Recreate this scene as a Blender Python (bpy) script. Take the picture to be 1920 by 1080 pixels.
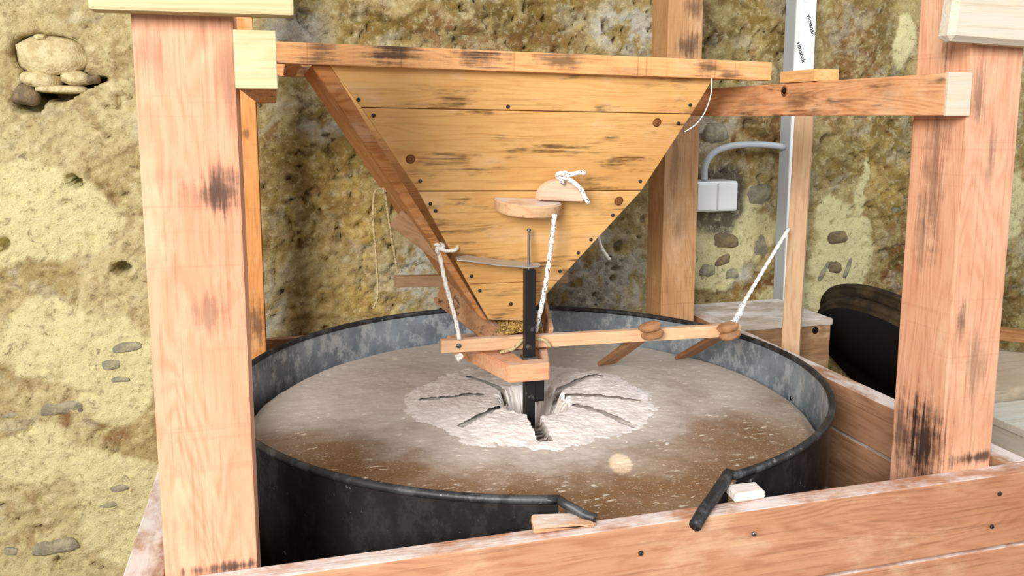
import bpy, bmesh, math, random
import numpy as np
from mathutils import Vector, Matrix
random.seed(7)
for o in list(bpy.data.objects): bpy.data.objects.remove(o)
S = bpy.context.scene
C = S.collection
# ------------------------------------------------------------------ camera, light, exposure
FPX, PX, PY, PITCH, YAW, EYE = 1582.0, 960.0, 442.0, math.radians(8), math.radians(15.5), 1.5
cd = bpy.data.cameras.new('camera'); cam = bpy.data.objects.new('camera', cd); C.objects.link(cam)
cam.location = (0, 0, EYE); cam.rotation_euler = (math.pi/2 - PITCH, 0, -YAW)
cd.sensor_width = 36; cd.lens = 36*FPX/1920; cd.shift_y = -(540-PY)/1920; cd.clip_start = .02
S.camera = cam
w = bpy.data.worlds.new('world'); S.world = w; w.use_nodes = True
bg = w.node_tree.nodes['Background']; bg.inputs[0].default_value = (.93, .96, 1, 1); bg.inputs[1].default_value = .48
def area(name, loc, target, sx, sy, e, col):
    l = bpy.data.lights.new(name, 'AREA'); l.shape = 'RECTANGLE'; l.size = sx; l.size_y = sy; l.energy = e; l.color = col
    o = bpy.data.objects.new(name, l); C.objects.link(o); o.location = loc
    o.rotation_euler = (Vector(target)-Vector(loc)).to_track_quat('-Z', 'Y').to_euler(); return o
area('doorway_daylight', (-1.9, -1.9, 2.7), (.2, 2.0, 1.15), 1.5, 1.5, 262, (1, .965, .91))
area('cool_fill', (3.0, -.2, 2.5), (.8, 1.9, .9), 1.0, 1.0, 30, (.86, .93, 1))  # added cool fill from the right, no known window there
V = S.view_settings; V.view_transform = 'Standard'; V.look = 'None'; V.exposure = .2; V.gamma = 1; V.use_curve_mapping = False

# ------------------------------------------------------------------ helpers
def srgb(r, g, b):
    f = lambda c: (c/255/12.92) if c/255 <= .04045 else ((c/255+.055)/1.055)**2.4
    return (f(r), f(g), f(b), 1)
class NT:
    def __init__(s, name, rough=.6, spec=.3, metal=0):
        s.m = bpy.data.materials.new(name); s.m.use_nodes = True; s.t = s.m.node_tree
        s.b = s.t.nodes['Principled BSDF']; s.b.inputs['Roughness'].default_value = rough
        s.b.inputs['Specular IOR Level'].default_value = spec; s.b.inputs['Metallic'].default_value = metal
        s.tc = s.n('ShaderNodeTexCoord')
    def n(s, t, **k):
        x = s.t.nodes.new(t)
        for a, v in k.items(): setattr(x, a, v)
        return x
    def l(s, a, b): s.t.links.new(a, b)
    def put(s, sock, v):
        if isinstance(v, bpy.types.NodeSocket): s.l(v, sock)
        else: sock.default_value = v
    def math(s, op, a, b=0., clamp=False):
        x = s.n('ShaderNodeMath', operation=op); x.use_clamp = clamp; s.put(x.inputs[0], a); s.put(x.inputs[1], b); return x.outputs[0]
    def vm(s, op, a, b=None):
        x = s.n('ShaderNodeVectorMath', operation=op); s.put(x.inputs[0], a)
        if b is not None: s.put(x.inputs[1], b)
        return x.outputs['Value'] if op in ('LENGTH', 'DOT_PRODUCT') else x.outputs[0]
    def noise(s, vec, scale, detail=4, rough=.55, dist=0):
        x = s.n('ShaderNodeTexNoise'); s.put(x.inputs['Vector'], vec); x.inputs['Scale'].default_value = scale
        x.inputs['Detail'].default_value = detail; x.inputs['Roughness'].default_value = rough; x.inputs['Distortion'].default_value = dist
        return x.outputs['Fac']
    def voro(s, vec, scale, feat='F1'):
        x = s.n('ShaderNodeTexVoronoi', feature=feat); s.put(x.inputs['Vector'], vec); x.inputs['Scale'].default_value = scale; return x.outputs['Distance']
    def step(s, v, a, b):
        x = s.n('ShaderNodeMapRange', interpolation_type='SMOOTHSTEP'); s.put(x.inputs[0], v)
        x.inputs[1].default_value = a; x.inputs[2].default_value = b; x.inputs[3].default_value = 0; x.inputs[4].default_value = 1; return x.outputs[0]
    def mix(s, f, a, b, mode='MIX'):
        x = s.n('ShaderNodeMix', data_type='RGBA', blend_type=mode); s.put(x.inputs[0], f); s.put(x.inputs[6], a); s.put(x.inputs[7], b); return x.outputs[2]
    def col(s, c): s.put(s.b.inputs['Base Color'], c)
    def bump(s, h, d=.001, st=.5):
        x = s.n('ShaderNodeBump'); s.put(x.inputs['Height'], h); x.inputs['Distance'].default_value = d; x.inputs['Strength'].default_value = st
        s.l(x.outputs[0], s.b.inputs['Normal'])

def wood(name, light, mid, dark, ring=38, ringmix=.55, scorch=.0, sthr=.60, dust=0., spots=(), rough=.62, saw=0., grain=1.0):
    """board with its length along local X; scorch = burnt streaks, spots = charred marks ((x,y,z),(rx,ry,rz),strength)"""
    k = NT(name, rough, .25)
    oi = k.n('ShaderNodeObjectInfo'); ob = k.tc.outputs['Object']
    off = k.vm('SCALE', oi.outputs['Location']); off.node.inputs['Scale'].default_value = 3.7
    rnd = k.math('MULTIPLY', oi.outputs['Random'], 31.)
    cx = k.n('ShaderNodeCombineXYZ')
    for i in range(3): k.l(rnd, cx.inputs[i])
    vec = k.vm('ADD', k.vm('ADD', ob, off), cx.outputs[0])
    g = k.vm('MULTIPLY', vec, (1.3*grain, 10*grain, 10*grain))
    n1 = k.noise(g, 1.0, 2.5, .5, .3)
    rings = k.math('ADD', k.math('MULTIPLY', k.math('SINE', k.math('MULTIPLY', n1, ring*3.4)), .5), .5)
    rings = k.math('POWER', rings, 1.3)
    brk = k.noise(k.vm('MULTIPLY', vec, (16, 60, 60)), 1.0, 4, .65)
    rings = k.math('MULTIPLY', rings, k.step(brk, .3, .62))
    fib = k.noise(k.vm('MULTIPLY', vec, (6, 190, 190)), 1.0, 3, .6)
    tone = k.noise(k.vm('MULTIPLY', vec, (2.2, 5, 5)), 1.0, 3, .5)
    c = k.mix(k.math('MULTIPLY', rings, ringmix), light, mid)
    c = k.mix(k.math('MULTIPLY', k.step(tone, .45, .75), .55), c, mid)
    c = k.mix(k.math('MULTIPLY', k.step(fib, .5, .78), .5), c, dark)
    mot = k.noise(k.vm('MULTIPLY', vec, (7, 16, 16)), 1.0, 5, .62)
    c = k.mix(k.math('MULTIPLY', k.step(mot, .52, .7), .3), c, srgb(232, 202, 168))
    c = k.mix(k.math('MULTIPLY', k.step(mot, .46, .3), .35), c, mid)
    if saw:
        s1 = k.noise(k.vm('MULTIPLY', vec, (120, 2, 2)), 1.0, 2, .5)
        c = k.mix(k.math('MULTIPLY', k.step(s1, .6, .75), saw), c, dark)
    if scorch:
        s1 = k.noise(k.vm('MULTIPLY', vec, (5.5, 22, 22)), 1.0, 4, .65)
        s2 = k.noise(k.vm('MULTIPLY', vec, (7, 140, 140)), 1.0, 3, .6)
        sc = k.math('MULTIPLY', k.step(s1, sthr, sthr+.13), k.step(s2, .36, .62))
        c = k.mix(k.math('MULTIPLY', sc, scorch), c, srgb(62, 36, 20))
    for (ctr, rad, st) in spots:
        d = k.vm('LENGTH', k.vm('DIVIDE', k.vm('SUBTRACT', ob, ctr), rad))
        d = k.math('ADD', d, k.math('MULTIPLY', k.math('SUBTRACT', k.noise(k.vm('MULTIPLY', vec, (7, 150, 150)), 1., 4, .65), .5), 3.2))
        d = k.math('ADD', d, k.math('MULTIPLY', k.math('SUBTRACT', k.noise(k.vm('MULTIPLY', vec, (40, 30, 30)), 1., 4, .65), .5), 1.6))
        m = k.math('SUBTRACT', 1., k.step(d, .15, 1.35))
        c = k.mix(k.math('MULTIPLY', m, st), c, srgb(44, 32, 30))
    if dust:
        ge = k.n('ShaderNodeNewGeometry'); sp = k.n('ShaderNodeSeparateXYZ'); k.l(ge.outputs['Normal'], sp.inputs[0])
        up = k.step(sp.outputs[2], .5, .9)
        dn = k.step(k.noise(k.vm('MULTIPLY', vec, (8, 14, 14)), 1., 5, .65), .36, .62)
        c = k.mix(k.math('MULTIPLY', k.math('MULTIPLY', up, dn), dust), c, srgb(226, 218, 214))
    k.col(c)
    k.bump(k.math('ADD', k.math('MULTIPLY', rings, .5), fib), .0011, .5)
    return k.m
PEACH = (srgb(214, 164, 132), srgb(192, 128, 96), srgb(150, 90, 64))
ORANGE = (srgb(220, 174, 110), srgb(200, 142, 78), srgb(156, 104, 50))
BROWN = (srgb(176, 124, 76), srgb(140, 88, 48), srgb(84, 48, 24))
PALE = (srgb(190, 180, 142), srgb(174, 158, 114), srgb(156, 132, 88))
TAUPE = (srgb(172, 140, 108), srgb(142, 106, 76), srgb(96, 68, 46))

def link(name, me, mat=None, parent=None, smooth=False):
    o = bpy.data.objects.new(name, me); C.objects.link(o)
    if mat: me.materials.append(mat)
    if parent: o.parent = parent
    if smooth:
        for p in me.polygons: p.use_smooth = True
    return o
def from_bm(name, bm, mat=None, parent=None, smooth=False):
    bmesh.ops.recalc_face_normals(bm, faces=bm.faces)
    me = bpy.data.meshes.new(name); bm.to_mesh(me); bm.free(); return link(name, me, mat, parent, smooth)
def tag(o, label, cat=None, group=None, kind=None):
    o['label'] = label
    if cat: o['category'] = cat
    if group: o['group'] = group
    if kind: o['kind'] = kind
    return o
def thing(name, label, cat, loc=(0, 0, 0), group=None):
    o = bpy.data.objects.new(name, None); C.objects.link(o); o.location = loc; o.empty_display_size = .05
    return tag(o, label, cat, group)
def place(o, parent=None):
    """parent an object that was built in world space, keeping it there"""
    if parent: 
        o.parent = parent; o.matrix_parent_inverse = Matrix.Translation(-Vector(parent.location))
    return o
def rounded_box(sx, sy, sz, bev=.0025, jit=0.):
    bm = bmesh.new(); bmesh.ops.create_cube(bm, size=1)
    for v in bm.verts:
        v.co = Vector((v.co.x*sx, v.co.y*sy, v.co.z*sz)) + Vector([random.uniform(-jit, jit) for _ in range(3)])
    if bev: bmesh.ops.bevel(bm, geom=list(bm.edges), offset=bev, segments=2, affect='EDGES', profile=.6)
    return bm
def bar(name, p0, p1, wid, thk, mat, parent=None, up=(0, 0, 1), bev=.0025, jit=0.):
    """timber from p0 to p1 (centre line); local X along it, wid along local Y, thk along local Z (towards up)"""
    p0, p1 = Vector(p0), Vector(p1); d = (p1-p0); L = d.length; x = d.normalized()
    y = Vector(up).cross(x).normalized(); z = x.cross(y)
    o = from_bm(name, rounded_box(L, wid, thk, bev, jit), mat)
    M = Matrix((x, y, z)).transposed().to_4x4(); M.translation = (p0+p1)/2
    o.matrix_world = M
    return place(o, parent)
def block(name, x0, x1, y0, y1, z0, z1, mat, parent=None, axis='X', bev=.0025, jit=0.):
    c = ((x0+x1)/2, (y0+y1)/2, (z0+z1)/2)
    if axis == 'X': return bar(name, (x0, c[1], c[2]), (x1, c[1], c[2]), y1-y0, z1-z0, mat, parent, bev=bev, jit=jit)
    if axis == 'Y': return bar(name, (c[0], y0, c[2]), (c[0], y1, c[2]), x1-x0, z1-z0, mat, parent, bev=bev, jit=jit)
    return bar(name, (c[0], c[1], z0), (c[0], c[1], z1), x1-x0, y1-y0, mat, parent, up=(0, -1, 0), bev=bev, jit=jit)
def hexa(name, front, depth, mat, parent=None, bev=.002):
    """plate: front quad (4 world points), pushed back by vector depth"""
    c = sum((Vector(p) for p in front), Vector())/4
    bm = bmesh.new(); a = [bm.verts.new(Vector(p)-c) for p in front]; b = [bm.verts.new(Vector(p)-c+Vector(depth)) for p in front]
    bm.faces.new(a); bm.faces.new(b[::-1])
    for i in range(4): bm.faces.new((a[i], b[i], b[(i+1) % 4], a[(i+1) % 4]))
    bmesh.ops.recalc_face_normals(bm, faces=bm.faces)
    if bev: bmesh.ops.bevel(bm, geom=list(bm.edges), offset=bev, segments=1, affect='EDGES')
    o = from_bm(name, bm, mat); o.location = c
    return place(o, parent)
def smooth_path(pts, n=8):
    P = [Vector(p) for p in pts]; P = [2*P[0]-P[1]]+P+[2*P[-1]-P[-2]]; out = []
    for i in range(1, len(P)-2):
        for j in range(n):
            t = j/n; a, b, c, d = P[i-1], P[i], P[i+1], P[i+2]
            out.append(.5*((2*b)+(c-a)*t+(2*a-5*b+4*c-d)*t*t+(3*b-a-3*c+d)*t**3))
    out.append(P[-2]); return out
def tube_bm(path, r, seg=8, twist=0, lobes=0, amp=.16, bm=None, rfun=None, flat=None):
    bm = bm or bmesh.new(); rings = []; s = 0; prev = None; ref = None
    for i, p in enumerate(path):
        t = (path[min(i+1, len(path)-1)]-path[max(i-1, 0)]).normalized()
        if ref is None: ref = t.orthogonal().normalized()
        ref = (ref-t*ref.dot(t)).normalized(); bi = t.cross(ref)
        if prev is not None: s += (p-prev).length
        prev = p; rr = r if rfun is None else r*rfun(i/(len(path)-1)); ring = []
        for j in range(seg):
            a = 2*math.pi*j/seg; q = rr*(1+(amp*math.cos(lobes*a-twist*s) if lobes else 0))
            ring.append(bm.verts.new(p+ref*math.cos(a)*q+bi*math.sin(a)*q*(flat or 1)))
        rings.append(ring)
    for a, b in zip(rings, rings[1:]):
        for j in range(seg): bm.faces.new((a[j], a[(j+1) % seg], b[(j+1) % seg], b[j]))
    bm.faces.new(rings[0][::-1]); bm.faces.new(rings[-1]); return bm
def rope(name, pts, r, mat, parent=None, n=14, loc=None):
    path = smooth_path(pts, n); L = sum((b-a).length for a, b in zip(path, path[1:])); m = max(8, int(L/(r*.9)))
    cum = [0]
    for a, b in zip(path, path[1:]): cum.append(cum[-1]+(b-a).length)
    res = []; k = 0
    for i in range(m+1):
        d = L*i/m
        while k < len(cum)-2 and cum[k+1] < d: k += 1
        t = (d-cum[k])/max(1e-9, cum[k+1]-cum[k]); res.append(path[k].lerp(path[k+1], min(1, t)))
    o = from_bm(name, tube_bm(res, r, 12, 2*math.pi/(r*5.5), 3), mat, None, True)
    return place(o, parent)
def knot(ctr, s, r, mat, parent, axis='z'):
    pts = []
    for i in range(40):
        t = 2*math.pi*i/40
        q = Vector((math.sin(t)+2*math.sin(2*t), math.cos(t)-2*math.cos(2*t), -1.6*math.sin(3*t)))*(s/3)
        if axis == 'x': q = Vector((q.z, q.x, q.y))
        if axis == 'y': q = Vector((q.x, q.z, q.y))
        pts.append(Vector(ctr)+q)
    pts.append(pts[0]); o = from_bm('knot', tube_bm(pts, r, 8), mat, None, True); return place(o, parent)
# value noise in numpy for relief
def vnoise(x, y, seed=0):
    xi = np.floor(x).astype(np.int64); yi = np.floor(y).astype(np.int64); xf = x-xi; yf = y-yi
    def h(a, b):
        n = (a*374761393+b*668265263+seed*1274126177) & 0xffffffff
        n = ((n ^ (n >> 13))*1274126177) & 0xffffffff; n = n ^ (n >> 16); return (n & 0xffff)/65535.
    u = xf*xf*(3-2*xf); v = yf*yf*(3-2*yf)
    return (h(xi, yi)*(1-u)+h(xi+1, yi)*u)*(1-v)+(h(xi, yi+1)*(1-u)+h(xi+1, yi+1)*u)*v
def fbm(x, y, sc, octs=4, seed=0, gain=.5):
    s = 0; a = 1; t = 0
    for i in range(octs): s = s+a*vnoise(x*sc, y*sc, seed+i*17); t += a; a *= gain; sc *= 2.03
    return s/t
def sstep(v, a, b):
    t = np.clip((v-a)/(b-a), 0, 1); return t*t*(3-2*t)

# ------------------------------------------------------------------ setting: wall and floor
WY = 2.50
def on_wall(x, y, Y0=WY):
    u = (x-PX)/FPX; v = (PY-y)/FPX
    a = math.cos(PITCH)+v*math.sin(PITCH); z = v*math.cos(PITCH)-math.sin(PITCH)
    rx = u*math.cos(YAW)+a*math.sin(YAW); ry = -u*math.sin(YAW)+a*math.cos(YAW); t = Y0/ry
    return rx*t, z*t+EYE, t/FPX              # wall x, wall z, metres per pixel there
x0, x1, z0, z1, st = -2.2, 3.8, 0., 2.6, .0074
nx, nz = int((x1-x0)/st), int((z1-z0)/st)
GX, GZ = np.meshgrid(np.linspace(x0, x1, nx), np.linspace(z0, z1, nz))
wx = GX+.05*(fbm(GX, GZ, 9, 3, 91)-.5)*2; wz = GZ+.05*(fbm(GX, GZ, 9, 3, 57)-.5)*2
def zone(px, py, rx, ry, soft=.45):
    X, Zc, m = on_wall(px, py); d = np.hypot((wx-X)/(rx*m), (wz-Zc)/(ry*m)); return 1-sstep(d, 1-soft, 1+soft)
def zones(L): 
    r = np.zeros_like(GX)
    for a in L: r = np.maximum(r, zone(*a))
    return r
plaster = zones([(210, 690, 90, 90), (235, 950, 75, 110), (180, 870, 70, 40), (60, 400, 130, 90), (90, 640, 80, 60), (1390, 440, 95, 38), (1330, 470, 60, 70), (1400, 380, 35, 25), (1570, 480, 58, 95), (1560, 420, 40, 60), (1700, 80, 22, 60), (1612, 350, 9, 50), (1905, 390, 30, 60), (60, 860, 80, 50), (1500, 560, 60, 30)])
leftlit = 1-sstep(wx, on_wall(300, 500)[0]-.02, on_wall(330, 500)[0]+.25)  # left stretch of wall, its lit brightness painted into the tint
lime = zones([(1120, 520, 95, 80), (790, 510, 70, 70), (620, 215, 45, 50), (1165, 55, 65, 45), (1340, 245, 50, 30), (560, 60, 60, 40), (500, 590, 30, 60), (1360, 505, 60, 25)])
mortar = zones([(1345, 365, 52, 68, .18)])
rust = zones([(1420, 250, 70, 70), (1600, 120, 70, 130), (1680, 500, 60, 90), (1440, 545, 80, 30), (820, 60, 60, 40), (960, 90, 120, 40), (350, 860, 60, 50), (170, 790, 60, 40)])
olive = zones([(650, 400, 190, 220), (900, 60, 330, 70), (1400, 60, 120, 90), (1650, 300, 110, 190), (1880, 560, 60, 90)])
ripple = fbm(wx, wz, 26, 4, 5); fine = fbm(GX, GZ, 70, 3, 13, .6); big = fbm(GX, GZ, 3.2, 4, 29)
H = .05*(big-.5)+(1-.75*plaster)*(.020*(ripple-.5)+.013*(fine-.5))+.004*(fine-.5)+.004*plaster
rid = 1-np.abs(2*fbm(wx, wz, 11, 4, 101)-1); H -= (1-.9*plaster)*(.016-.012*leftlit)*(.25+olive)*sstep(rid, .95, .99)
pit = fbm(GX, GZ, 34, 2, 77); H -= (1-.8*plaster)*.03*sstep(pit, .77, .85)
cav = np.zeros_like(GX)
def hole(px, py, rx, ry, dep, soft=.3):
    global H, cav
    X, Zc, m = on_wall(px, py); d = np.hypot((GX+.6*(wx-GX)-X)/(rx*m), (GZ+.6*(wz-GZ)-Zc)/(ry*m)); k = 1-sstep(d, 1-soft, 1+soft)
    H -= dep*k; cav = np.maximum(cav, k)
for a in [(93, 106, 70, 45, .13, .1), (105, 150, 66, 28, .13, .1), (45, 178, 28, 30, .11, .14), (168, 152, 34, 13, .11, .14), (127, 333, 16, 12, .1, .15), (228, 496, 16, 12, .1, .15), (2, 460, 9, 13, .06), (104, 382, 6, 4, .03), (700, 30, 30, 8, .03), (870, 60, 40, 7, .03), (1000, 20, 18, 10, .04), (1340, 215, 20, 10, .04), (1410, 235, 14, 9, .04), (1555, 255, 10, 8, .04), (1890, 600, 22, 40, .06), (300, 130, 12, 10, .03), (545, 385, 12, 3, .03), (1160, 465, 8, 12, .03), (560, 460, 8, 10, .03), (220, 370, 14, 12, .02), (145, 575, 4, 30, .02)]: hole(*a)
cols = {'tan': (192, 172, 120), 'cream': (232, 221, 168), 'olive': (146, 122, 62), 'lime': (202, 198, 184), 'mortar': (92, 86, 78), 'rust': (138, 98, 56), 'pale': (214, 200, 150)}
lc = {k: np.array(srgb(*v)[:3]) for k, v in cols.items()}
def mixc(a, b, m): return a+(b-a)*m[..., None]
m1 = fbm(wx, wz, 12, 5, 3, .62); m2 = fbm(wx, wz, 22, 4, 41, .6); m3 = fbm(GX, GZ, 5, 4, 63)
base = np.broadcast_to(lc['tan'], GX.shape+(3,))
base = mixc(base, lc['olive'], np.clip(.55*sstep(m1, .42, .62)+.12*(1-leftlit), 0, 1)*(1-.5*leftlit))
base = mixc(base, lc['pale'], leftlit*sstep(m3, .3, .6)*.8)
base = mixc(base, lc['olive'], olive*sstep(m1, .38, .6)*.75)
darko = zones([(900, 50, 120, 45), (1640, 180, 90, 170), (1420, 240, 80, 60), (1880, 600, 60, 80), (1330, 50, 60, 60), (760, 40, 80, 30), (1700, 520, 50, 80)])
base = mixc(base, np.array(srgb(98, 78, 36)[:3]), darko*sstep(fbm(wx, wz, 18, 5, 203, .65), .36, .6)*.8)
ochre = zones([(620, 430, 90, 160), (560, 580, 60, 50), (700, 560, 60, 60), (1660, 330, 70, 80)])
base = mixc(base, np.array(srgb(206, 176, 104)[:3]), ochre*sstep(fbm(wx, wz, 16, 5, 303, .62), .36, .6)*.7)
base = mixc(base, lc['rust'], rust*sstep(m2, .36, .58)*.85)
base = mixc(base, lc['rust'], (1-plaster)*sstep(m2, .58, .7)*.45)
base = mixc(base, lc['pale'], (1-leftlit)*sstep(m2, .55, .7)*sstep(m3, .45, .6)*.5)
base = mixc(base, lc['lime'], np.clip(lime*sstep(fbm(wx, wz, 30, 4, 8, .65), .36, .56)+.35*sstep(fbm(wx, wz, 15, 4, 19), .6, .75), 0, 1)*.85)
base = mixc(base, lc['cream'], sstep(plaster+.6*(m1-.5), .3, .55)*.92)
base = mixc(base, lc['mortar'], mortar*.9)
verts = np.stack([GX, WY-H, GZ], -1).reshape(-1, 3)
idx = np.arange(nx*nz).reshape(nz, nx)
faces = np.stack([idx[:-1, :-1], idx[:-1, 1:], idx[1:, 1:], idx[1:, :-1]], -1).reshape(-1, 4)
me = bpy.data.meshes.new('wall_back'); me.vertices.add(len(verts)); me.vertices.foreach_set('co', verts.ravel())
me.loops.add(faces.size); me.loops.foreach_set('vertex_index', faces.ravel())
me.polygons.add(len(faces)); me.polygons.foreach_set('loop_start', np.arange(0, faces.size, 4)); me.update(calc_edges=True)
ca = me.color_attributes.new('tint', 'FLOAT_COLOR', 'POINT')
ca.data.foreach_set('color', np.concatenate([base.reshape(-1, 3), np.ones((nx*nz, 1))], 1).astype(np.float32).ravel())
k = NT('wall_plaster', .92, .15); at = k.n('ShaderNodeAttribute', attribute_name='tint'); ob = k.tc.outputs['Object']
a = k.noise(ob, 45, 8, .72, .4); b = k.noise(ob, 190, 4, .65)
c = k.mix(k.math('MULTIPLY', k.step(a, .53, .68), .6), at.outputs['Color'], srgb(118, 90, 48))
c = k.mix(k.math('MULTIPLY', k.step(a, .5, .36), .36), c, srgb(244, 234, 190))
c = k.mix(k.math('MULTIPLY', k.step(b, .57, .7), .5), c, srgb(96, 78, 50))
d_ = k.noise(ob, 26, 7, .75, .8); c = k.mix(k.math('MULTIPLY', k.step(d_, .58, .68), .6), c, srgb(70, 52, 28)); k.col(c)
k.bump(k.math('ADD', k.math('MULTIPLY', a, 1.4), k.math('MULTIPLY', b, .6)), .010, .8)
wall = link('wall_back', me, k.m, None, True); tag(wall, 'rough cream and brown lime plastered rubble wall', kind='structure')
def stone_mat(name, c1, c2):
    k = NT(name, .9, .15); a = k.noise(k.tc.outputs['Object'], 38, 5, .65); b = k.noise(k.tc.outputs['Object'], 150, 3)
    k.col(k.mix(k.math('MULTIPLY', k.step(b, .58, .8), .4), k.mix(k.step(a, .4, .62), c1, c2), srgb(90, 84, 70))); k.bump(k.math('ADD', a, b), .005, .6); return k.m
M_cream = stone_mat('stone_cream', srgb(206, 194, 152), srgb(186, 168, 124)); M_grey = stone_mat('stone_grey', srgb(132, 126, 108), srgb(164, 156, 130)); M_dk = stone_mat('stone_dark', srgb(112, 98, 78), srgb(140, 122, 92))
from mathutils import noise as mn
def wall_stone(px, py, rx, ry, mat, dep=.03, back=0., ang=0., seed=0):
    X, Zc, m = on_wall(px, py); ix = int((X-x0)/(x1-x0)*(nx-1)); iz = int((Zc-z0)/(z1-z0)*(nz-1))
    bm = bmesh.new(); bmesh.ops.create_icosphere(bm, subdivisions=3, radius=1)
    for v in bm.verts:
        q = v.co+Vector((seed*3.1, seed*1.7, 0)); f = 1+.22*mn.noise(q*1.1)+.10*mn.noise(q*2.3); q2 = Vector([math.copysign(abs(c_)**.72, c_) for c_ in v.co]); v.co = Vector((q2.x*rx*m*f, q2.y*dep*f, q2.z*ry*m*f))
    o = from_bm('stone', bm, mat, wall, True); o.rotation_euler = (0, ang, 0); o.location = (X, (WY+.012+.55*dep) if back > .05 else WY-H[iz, ix]-back+.3*dep, Zc); return o
for i, a in enumerate([(93, 103, 62, 37, M_cream, .05, .085, -.1), (72, 149, 36, 15, M_cream, .05, .10, .1), (138, 146, 26, 14, M_cream, .05, .10, .1), (114, 167, 46, 8, M_cream, .05, .09, .02), (44, 178, 22, 19, M_dk, .03, .06, .2), (74, 69, 12, 7, M_cream, .04, .08, 0), (172, 148, 13, 9, M_dk, .03, .06, 0),
        (112, 764, 42, 14, M_grey, .016, -.004, -.05), (103, 1026, 42, 14, M_grey, .016, -.004, -.05), (22, 776, 17, 9, M_grey, .016, -.004, .3), (20, 1036, 15, 9, M_grey, .016, -.004, .3), (240, 650, 30, 9, M_grey, .012, -.003, -.1), (210, 683, 18, 10, M_grey, .012, -.003, 0), (228, 710, 17, 6, M_grey, .012, -.003, 0), (205, 945, 20, 9, M_grey, .012, -.003, 0), (222, 914, 20, 7, M_grey, .012, -.003, 0),
        (1358, 452, 28, 14, M_dk, .016, -.004, .1), (1352, 487, 18, 10, M_dk, .016, -.004, -.4), (1428, 458, 26, 28, M_grey, .016, -.004, .3), (1324, 506, 17, 13, M_grey, .016, -.004, 0), (1372, 513, 15, 10, M_grey, .016, -.004, 0), (1568, 444, 22, 13, M_dk, .016, -.004, -.1), (1560, 500, 14, 12, M_dk, .016, -.004, 0), (1541, 506, 5, 22, M_grey, .012, -.003, .5), (1583, 503, 5, 20, M_grey, .012, -.003, .3), (1425, 365, 28, 20, M_grey, .016, -.004, 0), (1340, 250, 26, 18, M_grey, .025, 0, 0), (1690, 385, 30, 18, M_grey, .016, -.004, 0)]): wall_stone(*a, seed=i)
k = NT('earth_floor', .95, .1); a = k.noise(k.tc.outputs['Object'], 9, 6); k.col(k.mix(a, srgb(88, 74, 56), srgb(150, 130, 104))); k.bump(a, .02)
bm = rounded_box(7, 7, .1, 0); fl = from_bm('floor', bm, k.m); fl.location = (.9, 1.0, -.05); tag(fl, 'brown earth floor below the mill', kind='structure')

# ------------------------------------------------------------------ mill casing box made of planks
Wfront = wood('casing_front_wood', srgb(190, 140, 108), srgb(160, 102, 72), srgb(118, 70, 46), ring=46, ringmix=.55, scorch=.3, dust=.8)
Wside = wood('casing_side_wood', srgb(170, 128, 98), srgb(142, 98, 68), srgb(104, 68, 46), ring=30, scorch=.2, dust=.85)
box = thing('casing_box', 'low wooden plank casing around the metal drum, tops dusted with flour', 'mill casing', (.5, 1.6, 0))
levels = [(.929, .808), (.804, .66), (.656, .51), (.506, .36), (.356, .21), (.206, .0)]
for i, (b_, a_) in enumerate(levels):
    p = bar('plank', (-.21, 1.047, (a_+b_)/2), (1.205, 1.047+(.004 if i == 0 else 0), (a_+b_)/2), .034 if i == 0 else .03, b_-a_, Wfront, box, jit=.0012)
    block('plank', -.207, -.157, 1.066, 2.36, a_+.002, b_-.001 if i else b_, Wside, box, 'Y')
    block('plank', 1.152, 1.20, 1.07, 2.36, a_+.02, b_+.0 if i == 0 else b_+.018, Wside, box, 'Y')
    block('plank', -.156, 1.151, 2.335, 2.36, a_, b_-.03, Wside, box, 'X')
steel = NT('screw_steel', .35, .5, .9); steel.col(srgb(120, 125, 130)); M_screw = steel.m
k = NT('dark_iron_nail', .6, .4, .5); k.col(srgb(60, 54, 50)); M_nail = k.m
def stud(name, p, r, mat, parent, nrm=(0, -1, 0), h=.002):
    bm = bmesh.new(); bmesh.ops.create_cone(bm, cap_ends=True, segments=12, radius1=r, radius2=r*.75, depth=h)
    o = from_bm(name, bm, mat, None, True); o.rotation_euler = Vector(nrm).to_track_quat('Z', 'Y').to_euler(); o.location = p; return place(o, parent)
for (x, z) in ((.655, .893), (.475, .889), (.39, .856), (1.10, .90), (1.09, .845), (.86, .76)): stud('screw', (x, 1.0295, z), .004, M_screw if x == .655 else M_nail, box)

# ------------------------------------------------------------------ posts, caps, side beams
def postmat(n, spots, pal=PEACH, saw=.18): return wood(n, *pal, ring=42, ringmix=.5, scorch=.22, spots=spots, saw=saw)
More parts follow.
